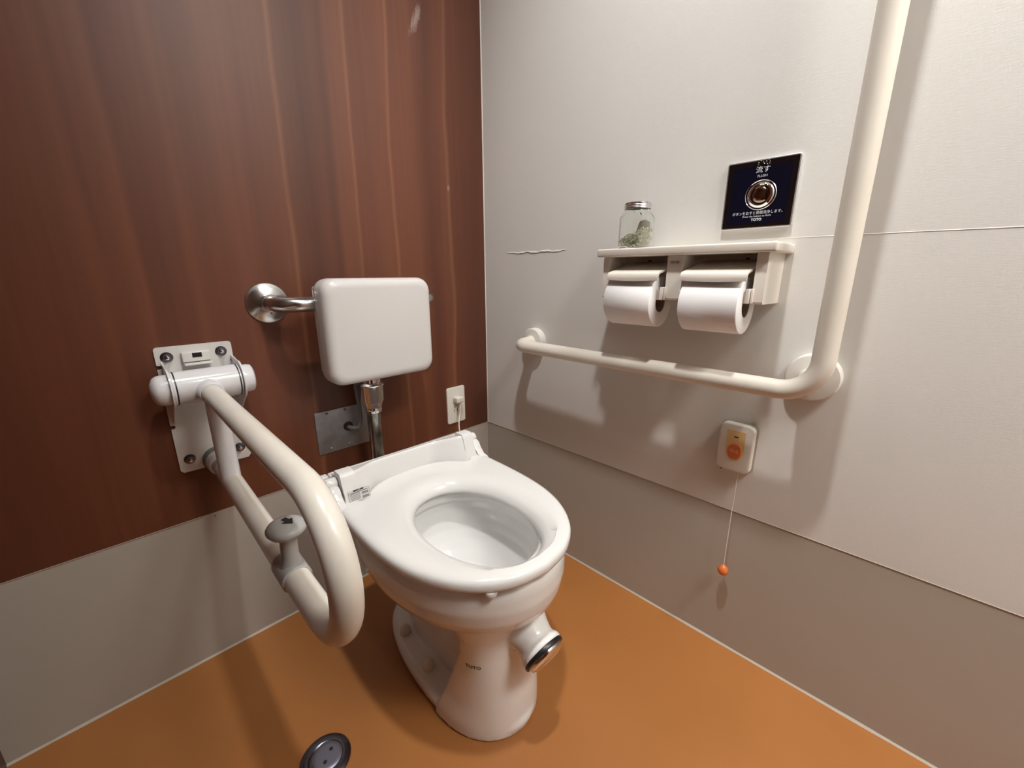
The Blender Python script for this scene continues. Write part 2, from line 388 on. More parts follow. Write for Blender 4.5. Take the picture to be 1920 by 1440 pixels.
# trapway body behind the column
loft_bm([egg(hw,yf,yr,z,yc=-.06,pf=2.6,pr=2.3) for z,hw,yf,yr in ((.02,.055,-.24,.085),(.08,.045,-.25,.075),(.15,.048,-.26,.08),(.22,.062,-.27,.09),(.28,.09,-.29,.10),(.31,.12,-.30,.11))], True, bm)
# neck of the cleaning port
TMi = TM.inverted()
pc = TMi @ Vector((-.457,-.660,.200)); az, el = math.radians(-4)-TR, math.radians(-24)
pn = Vector((math.sin(az)*math.cos(el), -math.cos(az)*math.cos(el), math.sin(el)))
b3 = lathe_bm([(0,-.11),(.058,-.11),(.050,-.07),(.040,-.045),(.036,-.030),(.036,-.022),(.0405,-.019),(.042,-.014),(.042,-.009),(.040,-.007),(0,-.007)], 56)
b3.transform(axis_m(pc, pn)); me=bpy.data.meshes.new('t'); b3.to_mesh(me); bm.from_mesh(me); b3.free()
bmesh.ops.recalc_face_normals(bm, faces=bm.faces)
bowl = fin('bowl', bm, m_china, toilet, TM)
md = bowl.modifiers.new('remesh','REMESH'); md.mode='VOXEL'; md.voxel_size=.0032; md.use_smooth_shade=True
ms = bowl.modifiers.new('smooth','SMOOTH'); ms.factor=.5; ms.iterations=7
md2 = bowl.modifiers.new('cut','BOOLEAN'); md2.operation='DIFFERENCE'; md2.solver='EXACT'
cutter = fin('cutter', loft_bm(cav), m_china, None, TM); md2.object = cutter
bowl.modifiers.move(2,1)
md3 = bowl.modifiers.new('remesh2','REMESH'); md3.mode='VOXEL'; md3.voxel_size=.0026; md3.use_smooth_shade=True
bowl.modifiers.move(3,2)
bpy.context.view_layer.update()
dg = bpy.context.evaluated_depsgraph_get(); be = bowl.evaluated_get(dg)
# bake modifiers so the bowl is a plain mesh
me2 = bpy.data.meshes.new_from_object(be); bowl.modifiers.clear(); bowl.data = me2
for p in me2.polygons: p.use_smooth = True
bpy.data.objects.remove(cutter)
print('BOWL', len(me2.polygons))
bvh = BVHTree.FromPolygons([v.co.copy() for v in me2.vertices], [tuple(p.vertices) for p in me2.polygons])  # mesh is authored in world space
fin('water', loft_bm([egg(hw,yf,yr,z,yc=-.16,pr=2.1) for z,hw,yf,yr in ((.192,.036,-.205,-.096),(.2060,.0530,-.2265,-.0745))]), m_water, toilet, TM)
def project_on_bowl(o, direc, off=.0004):
    for v in o.data.vertices:
        h = bvh.ray_cast(v.co, direc)
        if h[0] is not None: v.co = h[0]-Vector(direc)*off*(1 if v.co is None else 1)
# cleaning port
P0 = TM @ pc; PN = (TM.to_3x3() @ pn)
pt = lathe('cleaning_port_cap', [(0,-.004),(.033,-.004),(.036,-.001),(.036,.002),(.034,.0045),(.027,.0065),(.025,.0055),(.022,.006),(0,.007)], P0, PN, m_chrome, toilet)
tag(pt, 'chrome screw cap of the cleaning port')
gk = lathe('gasket', [(0,-.009),(.0405,-.009),(.0415,-.006),(.0405,-.0025),(.036,-.001),(0,-.001)], P0, PN, m_black, pt); tag(gk, 'black rubber ring')
# bolt caps
for x,y in ((-.070,.010),(-.078,-.105),(.070,.010),(.078,-.105)):
    b = lathe('bolt_cap', [(0,.024),(.0125,.024),(.0130,.034),(.0118,.043),(.0080,.050),(.003,.0535),(0,.054)], TM @ Vector((x,y,0)), (0,0,1), m_bolt, toilet, 24)
# logo on the foot
ld = Vector((.86,.51,0)).normalized()
lg = text('logo_text', 'TOTO', .0105, frame_m(Vector((-.5430,-.5650,.1780))-ld*.12,(.51,-.86,0),(0,0,1)), m_ink, toilet, depth=0, bold=.0002)
for v in lg.data.vertices:
    h = bvh.ray_cast(v.co, ld)
    if h[0]: v.co = h[0]+h[1]*.0005
st = text('inspection_mark', '●', .011, frame_m((-.60,-.425,.135),(0,-1,0),(0,0,1)), m_grn, toilet, depth=0, sx=.5)
for v in st.data.vertices:
    h = bvh.ray_cast(v.co, Vector((1,0,0)))
    if h[0]: v.co = h[0]+h[1]*.0005

# seat
half = [(0,.078),(.05,.074),(.088,.060),(.112,.040),(.128,.024),(.150,.020),(.166,.020),(.168,.045),(.186,.047),(.1865,.02),(.1875,-.05),(.187,-.11),(.183,-.165),(.174,-.215),(.157,-.262),(.131,-.305),(.097,-.339),(.052,-.362),(0,-.371)]
def dens(pl, closed=False, n=10):
    out = []
    for a, b in zip(pl, pl[1:]):
        for k in range(n): out.append((a[0]+(b[0]-a[0])*k/n, a[1]+(b[1]-a[1])*k/n))
    out.append(pl[-1]); return out
# smooth spline for the front portion
hp = [Vector((x,y,0)) for x,y in half]
front = smooth_path([(*p.xy,0) for p in hp[9:]] , 10)
rear = smooth_path([(*p.xy,0) for p in hp[:5]], 8)
halfp = rear + [hp[5], hp[6], hp[7], hp[8]] + front
full = [(p.x,p.y) for p in halfp] + [(-p.x,p.y) for p in reversed(halfp[1:-1])]
HC = Vector((0,-.178,0))
def ray_outer(a):
    dx, dy = math.cos(a), math.sin(a); best = None
    for (x1,y1),(x2,y2) in zip(full, full[1:]+full[:1]):
        x1-=HC.x; x2-=HC.x; y1-=HC.y; y2-=HC.y
        ex, ey = x2-x1, y2-y1; den = dx*ey-dy*ex
        if abs(den) < 1e-12: continue
        t = (x1*ey-y1*ex)/den; s = (x1*dy-y1*dx)/den
        if t > 0 and -1e-6 <= s <= 1+1e-6 and (best is None or t > best): best = t
    return best
NS = 300; rings = []
for i in range(NS):
    a = 2*PI*i/NS; c, s = math.cos(a), math.sin(a)
    ro = ray_outer(a)
    A = .096; B = .150 if s < 0 else .143
    pw = 2.12
    ri = 1/((abs(c)/A)**pw+(abs(s)/B)**pw)**(1/pw)
    ln = ro-ri
    prof = [(ro-.020,.3865),(ro-.004,.3868),(ro-.0008,.389),(ro,.393),(ro,.400),(ro-.0015,.4045),(ro-.005,.4078),(ro-.011,.4095),(ro-.02,.410),
            (ri+min(.045,ln*.55),.4100),(ri+.030,.4085),(ri+.018,.4045),(ri+.009,.3985),(ri+.003,.391),(ri+.0005,.385),(ri+.001,.380),(ri+.005,.378),(ri+.02,.3805)]
    rings.append([Vector((HC.x+r*c, HC.y+r*s, z)) for r,z in prof])
seat = fin('seat', loft_bm(rings, closed=True), m_seat, toilet, TM, angle=60)
for bx in (-.088,): lathe('bumper', [(0,-.008),(.010,-.007),(.013,-.001),(.012,.004),(0,.005)], TM@Vector((bx,-.331,.383)), (0,0,1), m_seatg, seat, 24)
# housing bar behind the seat
def sm(t): t = max(0,min(1,t)); return t*t*(3-2*t)
rs = []; NB = 60
for k in range(NB+1):
    x = -.166+.332*k/NB; m_ = sm((.150-abs(x))/.085)
    yb = .100; yf = .021+.054*m_; ytf = .041+.040*m_; zt = .464-.010*m_; zb = .452
    if m_ > 0: ymid = ytf
    pr = [(yb,.385),(yb,.444),(yb-.003,.4475),(yb-.006,.448),(ytf+.006,zt-.001),(ytf+.002,zt-.0006),(ytf-.001,zt-.003),(ytf-.0025,zt-.007),((yf+ytf)/2-.001,(zt+.405)/2),(yf,.408),(yf,.385)]
    rs.append([Vector((x,y,z)) for y,z in pr])
bar = fin('seat_bar', loft_bm(rs), m_seat, toilet, TM, angle=30)
box('hinge_base', -.170,.193,.088,.106,.380,.4475, m_seatg, toilet, bev=.003, mtx=TM)
box('hinge_base', -.190,-.172,.088,.106,.380,.4475, m_seatg, toilet, bev=.003, mtx=TM)
for sgn in (-1,1):
    # bracket block on each end of the bar, hinge barrel and seat ear
    x0 = sgn*.1665; x1 = sgn*.137
    rs = []
    for x in (x0, x1):
        rs.append([Vector((x,y,z)) for y,z in ((.072,.40),(.072,.462),(.069,.4655),(.046,.4665),(.041,.4645),(.0375,.458),(.0285,.428),(.040,.426))])
    fin('hinge_cover', loft_bm(rs), m_seatg, toilet, TM)
    xa, xb = sorted((sgn*.168, sgn*.189))
    bmh = lathe_bm([(0,xa),(.0115,xa),(.0125,xa+.0015),(.0125,xb-.0015),(.0115,xb),(0,xb)], 32)
    fin('hinge_barrel', bmh, m_seat, toilet, TM @ frame_m((0,.062,.442),(0,1,0),(0,0,1)))
    xa, xb = sorted((sgn*.1695, sgn*.187))
    rs = []
    for x, dz in ((xa,-.001),(xa+.0015,0),(xb-.0015,0),(xb,-.001)):
        rs.append([Vector((x,y,z+dz)) for y,z in ((.0,.404),(.002,.4085),(.018,.412),(.030,.424),(.038,.437),(.046,.441),(.055,.438),(.060,.425),(.055,.40),(.045,.39))])
    fin('hinge_ear', loft_bm(rs), m_seat, toilet, TM)
# caution sticker on the left front of the bar
SM = TM @ frame_m((-.139,.0243,.4175),(1,0,0),(0,.29,1))
stick = fin('caution_sticker', slab_bm(rrect(.044,.024,.001,2), .0005), m_sticker, bar, SM @ Matrix.Translation((.0015,.0005,.0010)))
def q2(x0,x1,y0,y1,m,name='print_bar',r=.0):
    o = fin(name, slab_bm([(x0,y0),(x1,y0),(x1,y1),(x0,y1)][::1], .00025), m, stick, SM @ Matrix.Translation((.0015,.0005,.0014)), smooth=False); return o
q2(-.011,.010,.0095,.0128,m_ink)
for yy in (.0045,.0015,-.0015,-.0045,-.0075): q2(-.019,.002,yy,yy+.0014,m_grn)
q2(-.019,.018,.0068,.0080,m_ink); q2(.005,.019,-.0005,.0045,m_grn); q2(.005,.019,-.009,-.0035,m_grn)
for a in ((-.0215,.0215,.0112,.0116),(-.0215,.0215,-.0116,-.0112),(-.0215,-.0211,-.0116,.0116),(.0211,.0215,-.0116,.0116)): q2(*a,m_ink)
text('sticker_text','ご注意',.0028, SM @ Matrix.Translation((.001,.0116,.0018)), m_text, stick, depth=0)

# ------------------------------------------------------------------ flush pipe
fpz = thing('flush_pipe', (-.4495,-.066,.35), 'dull chrome flush pipe with bright nut below the backrest', 'pipe')
tube('pipe', fillet([(-.4495,-.066,.34),(-.4495,-.066,.67),(-.4495,.0,.67)],[.03]), .0170, m_ochrome, fpz, 28)
lathe('nut', [(.0170,.526),(.0235,.527),(.0245,.533),(.0262,.536),(.0272,.541),(.0305,.546),(.0312,.583),(.0328,.585),(.0328,.588),(.0285,.591),(.0250,.593),(.0250,.602),(.0170,.603)], (-.4495,-.066,0), (0,0,1), m_chrome, fpz, 40)
lathe('collar', [(.0170,.513),(.0215,.514),(.0222,.522),(.0212,.5255),(.0170,.526)], (-.4495,-.066,0), (0,0,1), m_chrome, fpz, 40)
lathe('escutcheon', [(0,0),(.03,0),(.03,.003),(.016,.008),(0,.008)], (-.4495,0,.67), (0,-1,0), m_chrome, fpz)

# ------------------------------------------------------------------ backrest
br = thing('backrest_cushion', (-.4435,0,.79), 'off-white padded backrest on a steel rail above the toilet', 'backrest')
# pad : rounded block, slightly pillowed
def pad_bm():
    rs = []; W, H = .263, .231; xc, zc = -.4435, .7305
    for y, ins, rr in ((-.092,.012,.020),(-.094,.006,.024),(-.100,.001,.028),(-.108,0,.030),(-.134,0,.030),(-.1425,.0015,.0295),(-.149,.006,.027),(-.1525,.012,.024),(-.1535,.020,.02)):
        rs.append([Vector((xc+x,y,zc+z)) for x,z in rrect(W-2*ins,H-2*ins,rr,8)])
    return loft_bm(rs)
fin('pad', pad_bm(), m_pad, br, angle=50)
box('back_shell', -.5715,-.3155,-.0930,-.0870,.640,.83, m_pad, br, bev=.006)
tube('rail', fillet([(-.6375,-.004,.7945),(-.6375,-.086,.7925),(-.2575,-.086,.7925),(-.2575,-.004,.7925)],[.046,.046],16), .0158, m_steel, br, 32)
for x in (-.6375,-.2575):
    lathe('flange', [(0,0),(.0415,0),(.0425,.0015),(.042,.003),(.0205,.0135),(.0,.0135)], (x,0,.794), (0,-1,0), m_steel, br, 64)
    lathe('socket', [(.0158,.010),(.0190,.010),(.0190,.031),(.0183,.0325),(.0158,.0325)], (x,0,.794), (0,-1,0), m_steel, br, 40)
    lathe('set_screw', [(0,0),(.0022,0),(.0022,.004),(0,.004)], (x,-.023,.7755), (0,0,-1), m_steel, br, 12)

# ------------------------------------------------------------------ steel access plate and conduit
ap = thing('access_plate', (-.503,0,.465), 'small grey steel plate with a round hole on the wood wall', 'plate')
pl = slab_bm(rrect(.141,.112,.0015,2), .003, .0008)
o = fin('plate', pl, m_splate, ap, WB(-.5025,.4655,0))
lathe('hole', [(0,.0026),(.0125,.0026),(.0125,.0034),(0,.0034)], (-.4925,0,.4685), (0,-1,0), m_dark, ap, 32)
for i,(x,z) in enumerate(((-.5434,.516),(-.497,.516),(-.5416,.4195),(-.4953,.4195))):
    lathe('screw', [(0,.0028),(.0030,.0028),(.0030,.0044),(.0018,.0052),(0,.0052)], (x,0,z), (0,-1,0), m_steel if i>1 else m_dmetal, ap, 20)
cd = tube('conduit', smooth_path([(-.4935,.004,.466),(-.487,-.012,.464),(-.476,-.024,.466),(-.470,-.028,.482),(-.469,-.030,.52),(-.474,-.032,.57),(-.478,-.034,.64)],8), .0055, mat('grey_conduit',(.22,.23,.23),.35), None, 16)
tag(cd, 'thin grey hose curling out of the steel plate up behind the backrest', 'hose')

# ------------------------------------------------------------------ outlet and plug
ol = thing('wall_outlet', (-.138,0,.445), 'cream wall outlet on the wood wall near the room corner', 'outlet')
fin('plate', slab_bm(rrect(.0705,.120,.006,4), .0045, .002), m_outlet, ol, WB(-.138,.445,0))
for z in (.462,.428):
    for dx in (-.006,.006): box('slot', -.142+dx-.0008,-.142+dx+.0008,-.0052,-.0044,z-.005,z+.005, m_dark, ol)
pg = thing('power_plug', (-.136,-.01,.463), 'white power plug in the outlet with cord running down behind the seat', 'plug')
box('plug_body', -.1515,-.1235,-.026,-.0054,.456,.474, m_outlet, pg, bev=.003)
tube('strain_relief', [(-.1345,-.018,.458),(-.1345,-.019,.448),(-.136,-.020,.436)], lambda t:.0038-.0010*t, m_outlet, pg, 16)
tube('cord', smooth_path([(-.136,-.020,.437),(-.138,-.021,.420),(-.150,-.030,.395),(-.157,-.040,.372),(-.160,-.050,.34),(-.20,-.08,.30),(-.285,-.13,.315),(-.33,-.183,.35)],8), .0021, m_cord, pg, 12)

# ------------------------------------------------------------------ fold-down grab bar
AX = -.780
gb = thing('folding_grab_bar', (AX,0,.6), 'cream looped folding grab bar hinged on a wall plate beside the toilet', 'grab bar')
def wp_outline():
    xl, xr = -.8440-AX, -.7185-AX; T = .7205; B = .4605; nz = .681
    def P(x,z): return (x, z-.59)
    r = .005; o = []
    o += [P(xl+r,B), P(xr-r,B-.002), P(xr,B+.004)]
    o += [P(xr,nz-.004), P(xr-.005,nz-.0035), P(xr-.0065,nz), P(xr-.005,nz+.0035), P(xr,nz+.004)]
    o += [P(xr,T-r), P(xr-.0015,T-.0015), P(xr-r,T), P(xl+r,T), P(xl+.0015,T-.0015), P(xl,T-r)]
    for z in (nz+.001,.560): o += [P(xl,z+.004), P(xl+.006,z+.0035), P(xl+.0078,z), P(xl+.006,z-.0035), P(xl,z-.004)]
    o += [P(xl,B+.005)]
    return o
fin('wall_plate', slab_bm(wp_outline(), .0045, 0), m_plate, gb, WB(AX,.59,0), smooth=False)
for x,z in ((-.8263,.7005),(-.7382,.7015),(-.8255,.4872),(-.737,.4860)):
    b = lathe('bolt', [(0,.004),(.0102,.004),(.0102,.0055),(.0062,.0058),(.0062,.010),(.0045,.0125),(0,.0135)], (x,0,z), (0,-1,0), m_dmetal, gb, 24)
    lathe('bolt_tip', [(0,.0125),(.0035,.0125),(.0032,.0175),(0,.0185)], (x,0,z), (0,-1,0), m_chrome, b, 16)
# latch hook above the barrel
lt = box('latch', -.8045,-.7575,-.0165,-.0045,.688,.7075, m_plate, gb, bev=.002)
box('latch_window', -.788,-.7725,-.0172,-.016,.6965,.7055, m_black, lt)
box('latch_leaf', -.8035,-.7585,-.030,-.0045,.683,.6865, m_plate, gb, bev=.001, mtx=None)
# cheeks
def cheek(x, t):
    o = []
    cy, cz, R_ = .055, .648, .0385
    for k in range(25):
        a = math.radians(-70+170*k/24); o.append((cy+R_*math.cos(a), cz+R_*math.sin(a)))
    o += [(.002,.692),(.002,.565)]
    bm_ = loft_bm([[Vector((xx,-p,q)) for p,q in o] for xx in (x-t/2,x+t/2)])
    return fin('cheek', bm_, m_white, gb)
cheek(-.8355,.003); cheek(-.7215,.003)
BY, BZ = -.055, .648
XM = lambda x: (x,BY,BZ)
lathe('barrel', [(0,.0),(.0305,.0),(.0315,.001),(.0315,.1085),(.0305,.1095),(0,.1095)], XM(-.8335), (1,0,0), m_white, gb, 64)
for x in (-.8295,-.7290): tag(lathe('seal_ring', [(.031,0),(.0320,0),(.0320,.0022),(.031,.0022)], XM(x), (1,0,0), m_black, gb, 64), 'black ring')
lathe('end_cap', [(0,0),(.0285,0),(.0285,.010),(.0275,.016),(.024,.0215),(.014,.0265),(0,.028)], XM(-.8370), (-1,0,0), m_white, gb, 56)
lathe('end_cap', [(0,0),(.0285,0),(.0285,.012),(.027,.0175),(.022,.0205),(0,.0215)], XM(-.7200), (1,0,0), m_white, gb, 56)
TZ = .637
lathe('collar', [(0,0),(.0235,0),(.0225,.020),(.0205,.0445),(.0190,.0465),(.0175,.0465)], (AX,-.058,.643), (0,-1,-.09), m_white, gb, 48)
RT = .0172
top = [(AX,-.075,.6395),(AX,-.25,.6360)]
path = top + [(AX,-.569,.632)]
c = Vector((AX,-.569,.5415)); R_ = .0905
for k in range(1,24):
    a = PI/2+PI*k/24; path.append((AX, c.y+R_*math.cos(a), c.z+R_*math.sin(a)))
path += [(AX,-.569,.451),(AX,-.46,.4535),(AX,-.30,.4605),(AX,-.12,.4685),(AX,-.06,.4712)]
tube('arm_tube', path, RT, m_tube, gb, 40)
tube('support_post', [(AX,-.118,.632),(AX,-.1255,.472)], .0168, m_white, gb, 36)
sb = lathe('stopper', [(0,0),(.0265,0),(.0265,.0145),(.0245,.017),(0,.017)], (AX,-.0045,.4745), (0,-1,0), m_dgrey, gb, 40)
lathe('stopper_cap', [(0,.016),(.0235,.016),(.0235,.034),(.0225,.043),(.0185,.0455),(0,.0455)], (AX,-.0045,.4745), (0,-1,-.03), m_plate, gb, 40)
lathe('tube_plug', [(0,.045),(.0178,.045),(.0178,.06),(0,.06)], (AX,-.0045,.4745), (0,-1,-.04), m_grey, gb, 40)
# lock knob clipped on the lower tube
K0 = Vector((AX,-.462,.4535)); KT = Vector((0,.9990,.043)).normalized()
clip = []
n = 28
for s_ in (-.024,-.0225,.0225,.024):
    rr = .0185 if abs(s_) > .023 else .0198
    KX = Vector((1,0,0)); KU = KT.cross(KX)*-1
    if KU.z < 0: KU = -KU
    clip.append([K0+KT*s_+KX*rr*math.sin(2*PI*k/n)+KU*rr*math.cos(2*PI*k/n) for k in range(n)])
kb = fin('lock_clip', loft_bm(clip), m_grey, gb); tag(kb, 'grey clip with push knob')
kt = Vector((0.0,-.06,1)).normalized()
ks = K0+Vector((0,-.004,.010))
lathe('knob_stem', [(0,0),(.0155,0),(.0125,.010),(.0110,.020),(.0108,.046),(.013,.054),(0,.054)], ks, kt, m_grey, kb, 36)
hd = lathe('knob_head', [(0,.052),(.014,.052),(.0215,.0555),(.0248,.0605),(.0250,.0635),(.0225,.0675),(.016,.0700),(0,.0712)], ks, kt, m_grey, kb, 48)
# black arrow on the knob head
ah = ks+kt*.0716
arrow = [(-.0075,.0035),(-.0005,.0035),(-.0005,.0078),(.0095,0),(-.0005,-.0078),(-.0005,-.0035),(-.0075,-.0035)][::-1]
fin('arrow_mark', slab_bm([(x*1.15,y*1.0) for x,y in arrow], .0004), m_ink, hd, frame_m(ah+Vector((.003,.002,-.0002)), (.35,-1,-.06), (1,.35,0)), smooth=False)

# ------------------------------------------------------------------ L-shaped wall rail on the right wall
wl = thing('wall_grab_rail', (0,-.56,.65), 'cream L-shaped grab rail on the right wall below the paper holder', 'grab bar')
rp = fillet([(-.004,-.2215,.661),(-.082,-.2215,.6590),(-.087,-.923,.658),(-.088,-.919,1.98),(-.004,-.919,1.98)],[.036,.058,.040],16)
tube('rail', rp, .0172, m_rail, wl, 40)
for y,z in ((-.2215,.6620),(-.902,.672),(-.914,1.98)):
    rr = .0385 if y > -.5 else .0425
    lathe('flange', [(0,0),(rr,0),(rr,.017),(rr-.002,.0205),(rr-.006,.0215),(0,.0215)], (0,y,z), (-1,0,0), m_flange, wl, 56)
tube('bracket_arm', fillet([(-.006,-.900,.675),(-.050,-.901,.674),(-.086,-.906,.672)],[.02]), .0150, m_flange, wl, 24)
for y,z in ((-.2215,.6620),(-.902,.672)):
    lathe('flange_neck', [(0,.020),(.0195,.020),(.0185,.029),(.0172,.030),(0,.030)], (0,y+.0025,z-.002), (-1,0,0), m_flange, wl, 36)

# ------------------------------------------------------------------ paper holder with shelf
ph = thing('paper_holder', (0,-.667,.89), 'ivory double toilet paper holder with flat shelf on the right wall', 'paper holder')
def rb(o): return o
box('shelf', -.1160,0,-.8385,-.4975,.8880,.9045, m_abs, ph, bev=.0035)
box('back_plate', -.006,-.0003,-.826,-.510,.800,.8885, m_abs, ph, bev=.001)
def arm(name, y0, y1, z0, parent, taper=.0):
    rs = []
    for y in (y0,y1):
        rs.append([Vector((x,y,z)) for x,z in ((-.002,.8885),(-.100,.8885),(-.103,.884),(-.1035,z0+.004),(-.100,z0),(-.002,z0-.002))])
    return fin(name, loft_bm(rs), m_abs, parent)
for nm,y0,y1,z0 in (('side_arm',-.522,-.508,.802),('centre_post',-.683,-.652,.803),('side_arm',-.8255,-.808,.802)):
    arm(nm,y0,y1,z0,ph)
for y in (-.5658,-.7662): lathe('screw_hole', [(0,.0055),(.0055,.0055),(.0055,.0068),(0,.0068)], (0,y,.877), (-1,0,0), m_dark, ph, 20)
text('logo_text','TOTO',.0065, WR(-.6672,.8745,-.1037), m_grn, ph, depth=.0001, bold=.0001)
# spindle lugs
for y0,y1 in ((-.655,-.634),(-.811,-.790)):
    for k,(a,b_,dx) in enumerate(((0,.42,.0),(.46,.78,.003),(.82,1.0,.001))):
        ya = y1+(y0-y1)*a; yb_ = y1+(y0-y1)*b_
        zt = .824+(.004 if k>0 else 0)
        box('lug', -.1065-dx,-.070,min(ya,yb_),max(ya,yb_),.803,zt, m_abs, ph, bev=.0012)
for y0,y1 in ((-.525,-.516),(-.690,-.680)):
    box('lug', -.1045,-.070,y0,y1,.803,.823, m_abs, ph, bev=.0012)
def flap(y0,y1):
    rs = []; prof = [(-.010,.8795),(-.040,.8745),(-.080,.8655),(-.115,.8585),(-.124,.8565),(-.1278,.8525),(-.1290,.8470),(-.1285,.8415),(-.1262,.8412),(-.1262,.8465),(-.1245,.8515),(-.120,.8540),(-.080,.8620),(-.040,.8710),(-.010,.876)]
    N = 12
    for k in range(N+1):
        y = y0+(y1-y0)*k/N; bow = .0022*math.sin(PI*k/N)
        rs.append([Vector((x,y,z-(bow if z<.8475 and x<-.126 else 0))) for x,z in prof])
    fin('paper_flap', loft_bm(rs), m_abs, ph, angle=35)
flap(-.535,-.6475); flap(-.6905,-.804)
# rolls
def roll(y0, y1, label, tail):
    c = (-.0850,0,.7975); r = .0505
    t = thing('toilet_roll', (c[0],(y0+y1)/2,c[2]), label, 'toilet roll', group='toilet rolls on the double holder')
    L = y0-y1
    lathe('paper', [(.021,0),(r-.001,0),(r,.001),(r,L-.001),(r-.001,L),(.021,L),(.021,0)], (c[0],y0,c[2]), (0,-1,0), m_tp, t, 72, angle=50)
    lathe('core', [(.0198,.0005),(.0208,.0005),(.0208,L-.0005),(.0198,L-.0005),(.0198,.0005)], (c[0],y0,c[2]), (0,-1,0), m_card, t, 48)
    # loose sheet lying on the front of the roll
    rings = []; N = 26; NW = 16; random.seed(5)
    bmx = bmesh.new(); grid = []
    for k in range(N+1):
        row = []
        for w_ in range(NW+1):
            s = w_/NW
            a0 = math.radians(112); a1 = math.radians(tail[0]+(tail[1]-tail[0])*s)
            a = a0+(a1-a0)*k/N + (math.radians(1.6)*math.sin(s*9+1.2) if k == N else 0)
            rr = r+.0007+(.0020 if tail[2] else .0006)*(k/N)**3*(1+.35*math.sin(s*7))
            row.append(bmx.verts.new((c[0]+rr*math.cos(a), y0-.0006-(L-.0012)*s, c[2]+rr*math.sin(a))))
        grid.append(row)
    for k in range(N):
        for w_ in range(NW): bmx.faces.new((grid[k][w_],grid[k+1][w_],grid[k+1][w_+1],grid[k][w_+1]))

    fin('loose_sheet', bmx, m_tp2, t)
roll(-.5320,-.6360,'white toilet roll on the left side of the double holder, nearer the corner',(139,138,False))
roll(-.6940,-.7960,'white toilet roll on the right side of the double holder, its loose sheet creased',(200,213,True))

# ------------------------------------------------------------------ jar on the shelf
JX, JY, JZ = -.058, -.5550, .9046
jar = thing('glass_jar', (JX,JY,JZ), 'small square glass jar with metal lid on the shelf', 'jar')
def jr(hw, z, c=.32, n=6):
    return [Vector((JX+x,JY+y,JZ+z)) for x,y in rrect(2*hw,2*hw,hw*c,n)]
def jc(rad, z, n=6):
    base = rrect(2,2,.999,n); return [Vector((JX+rad*x/math.hypot(x,y),JY+rad*y/math.hypot(x,y),JZ+z)) for x,y in base]
rg = [jr(.026,0),jr(.0278,.0015),jr(.0290,.005),jr(.0290,.058),jr(.0286,.064),jr(.0272,.0705,.7),jc(.0262,.0745),jc(.0250,.077),jc(.0250,.086),
      jc(.0230,.086),jc(.0230,.077),jc(.0240,.0738),jr(.0252,.0698,.7),jr(.0268,.0635),jr(.0272,.058),jr(.0272,.006),jr(.0262,.0035),jr(.02,.0032)]
fin('glass', loft_bm(rg), m_glass, jar, angle=35)
lathe('lid', [(0,.0925),(.0255,.0925),(.0272,.0915),(.0276,.0895),(.0268,.0880),(.0276,.0865),(.0277,.0845),(.0268,.0835),(.0277,.0822),(.0277,.0800),(.0268,.0795),(.0262,.0800),(.0262,.0880),(0,.0880)], (JX,JY,JZ), (0,0,1), m_lid, jar, 48)
random.seed(11)
bmg = bmesh.new()
for k in range(560):
    y_ = random.uniform(-.0248,.0248); x_ = random.uniform(-.0248,.0248)
    htop = .031 + .011*(-(y_)/.025)
    z_ = .0055 + (htop-.0055)*random.random()**.55
    bmesh.ops.create_icosphere(bmg, subdivisions=1, radius=random.uniform(.0016,.0023), matrix=Matrix.Translation((JX+x_,JY+y_,JZ+z_)))
o = fin('gel_beads', bmg, m_gel, jar); o['kind'] = 'stuff'
sa = bmesh.new()
fin('jar_refraction', slab_bm([(-.016,-.014),(.016,-.014),(.015,.010),(.004,.016),(-.006,.013),(-.012,.0)], .002, .0006), m_refraction, jar, WR(JY-.009,JZ+.044,JX+.012))  # brownish refraction inside the glass, put in as a flat shape

# ------------------------------------------------------------------ flush panel
fx = thing('flush_button', (0,-.7695,.9938), 'square navy flush button panel with chrome frame above the holder', 'flush panel')
PM = WR(-.7695,.9938,0)
T_ = Matrix.Translation
fin('frame', slab_bm(rrect(.1185,.1185,.004,4), .0085, .0014), mat('satin_frame',(.72,.72,.72),.32,.85), fx, PM)
fin('border', slab_bm(rrect(.1130,.1130,.002,3), .0006), m_pframe, fx, PM @ T_((0,0,.0082)))
fin('face', slab_bm(rrect(.0955,.0975,.001,3), .0005), m_navy, fx, PM @ T_((0,-.0015,.0085)))
FZ = .0092
lathe('button', [(0,.0080),(.0150,.0080),(.0160,.0112),(.0185,.0120),(.0215,.0105),(.0228,.0085),(.0238,.0088),(.0250,.0098),(.0262,.0088),(.0264,.0080)], (0,-.7725,.9925), (-1,0,0), m_chrome, fx, 64)
lathe('button_dome', [(0,.0132),(.006,.0128),(.0115,.0112),(.0152,.0085),(.0152,.008),(0,.008)], (0,-.7725,.9925), (-1,0,0), mat('dark_chrome',(.30,.22,.17),.08,1.0), fx, 64)
text('label_text','流す',.0120, WR(-.7713,1.0345,-FZ), m_text, fx, depth=.0001)
text('label_text','FLUSH',.0058, WR(-.7716,1.0243,-FZ), m_grn if False else m_text, fx, depth=.0001)
text('label_text','ボタンをおすと便器洗浄します。',.00625, WR(-.7722,.9618,-FZ), m_text, fx, depth=.0001, sx=.93)
text('label_text','Press the button to flush.',.0047, WR(-.7712,.9562,-FZ), m_text, fx, depth=.0001)
text('logo_text','TOTO',.0062, WR(-.7712,.9500,-FZ), m_text, fx, depth=.0001, bold=.0002)
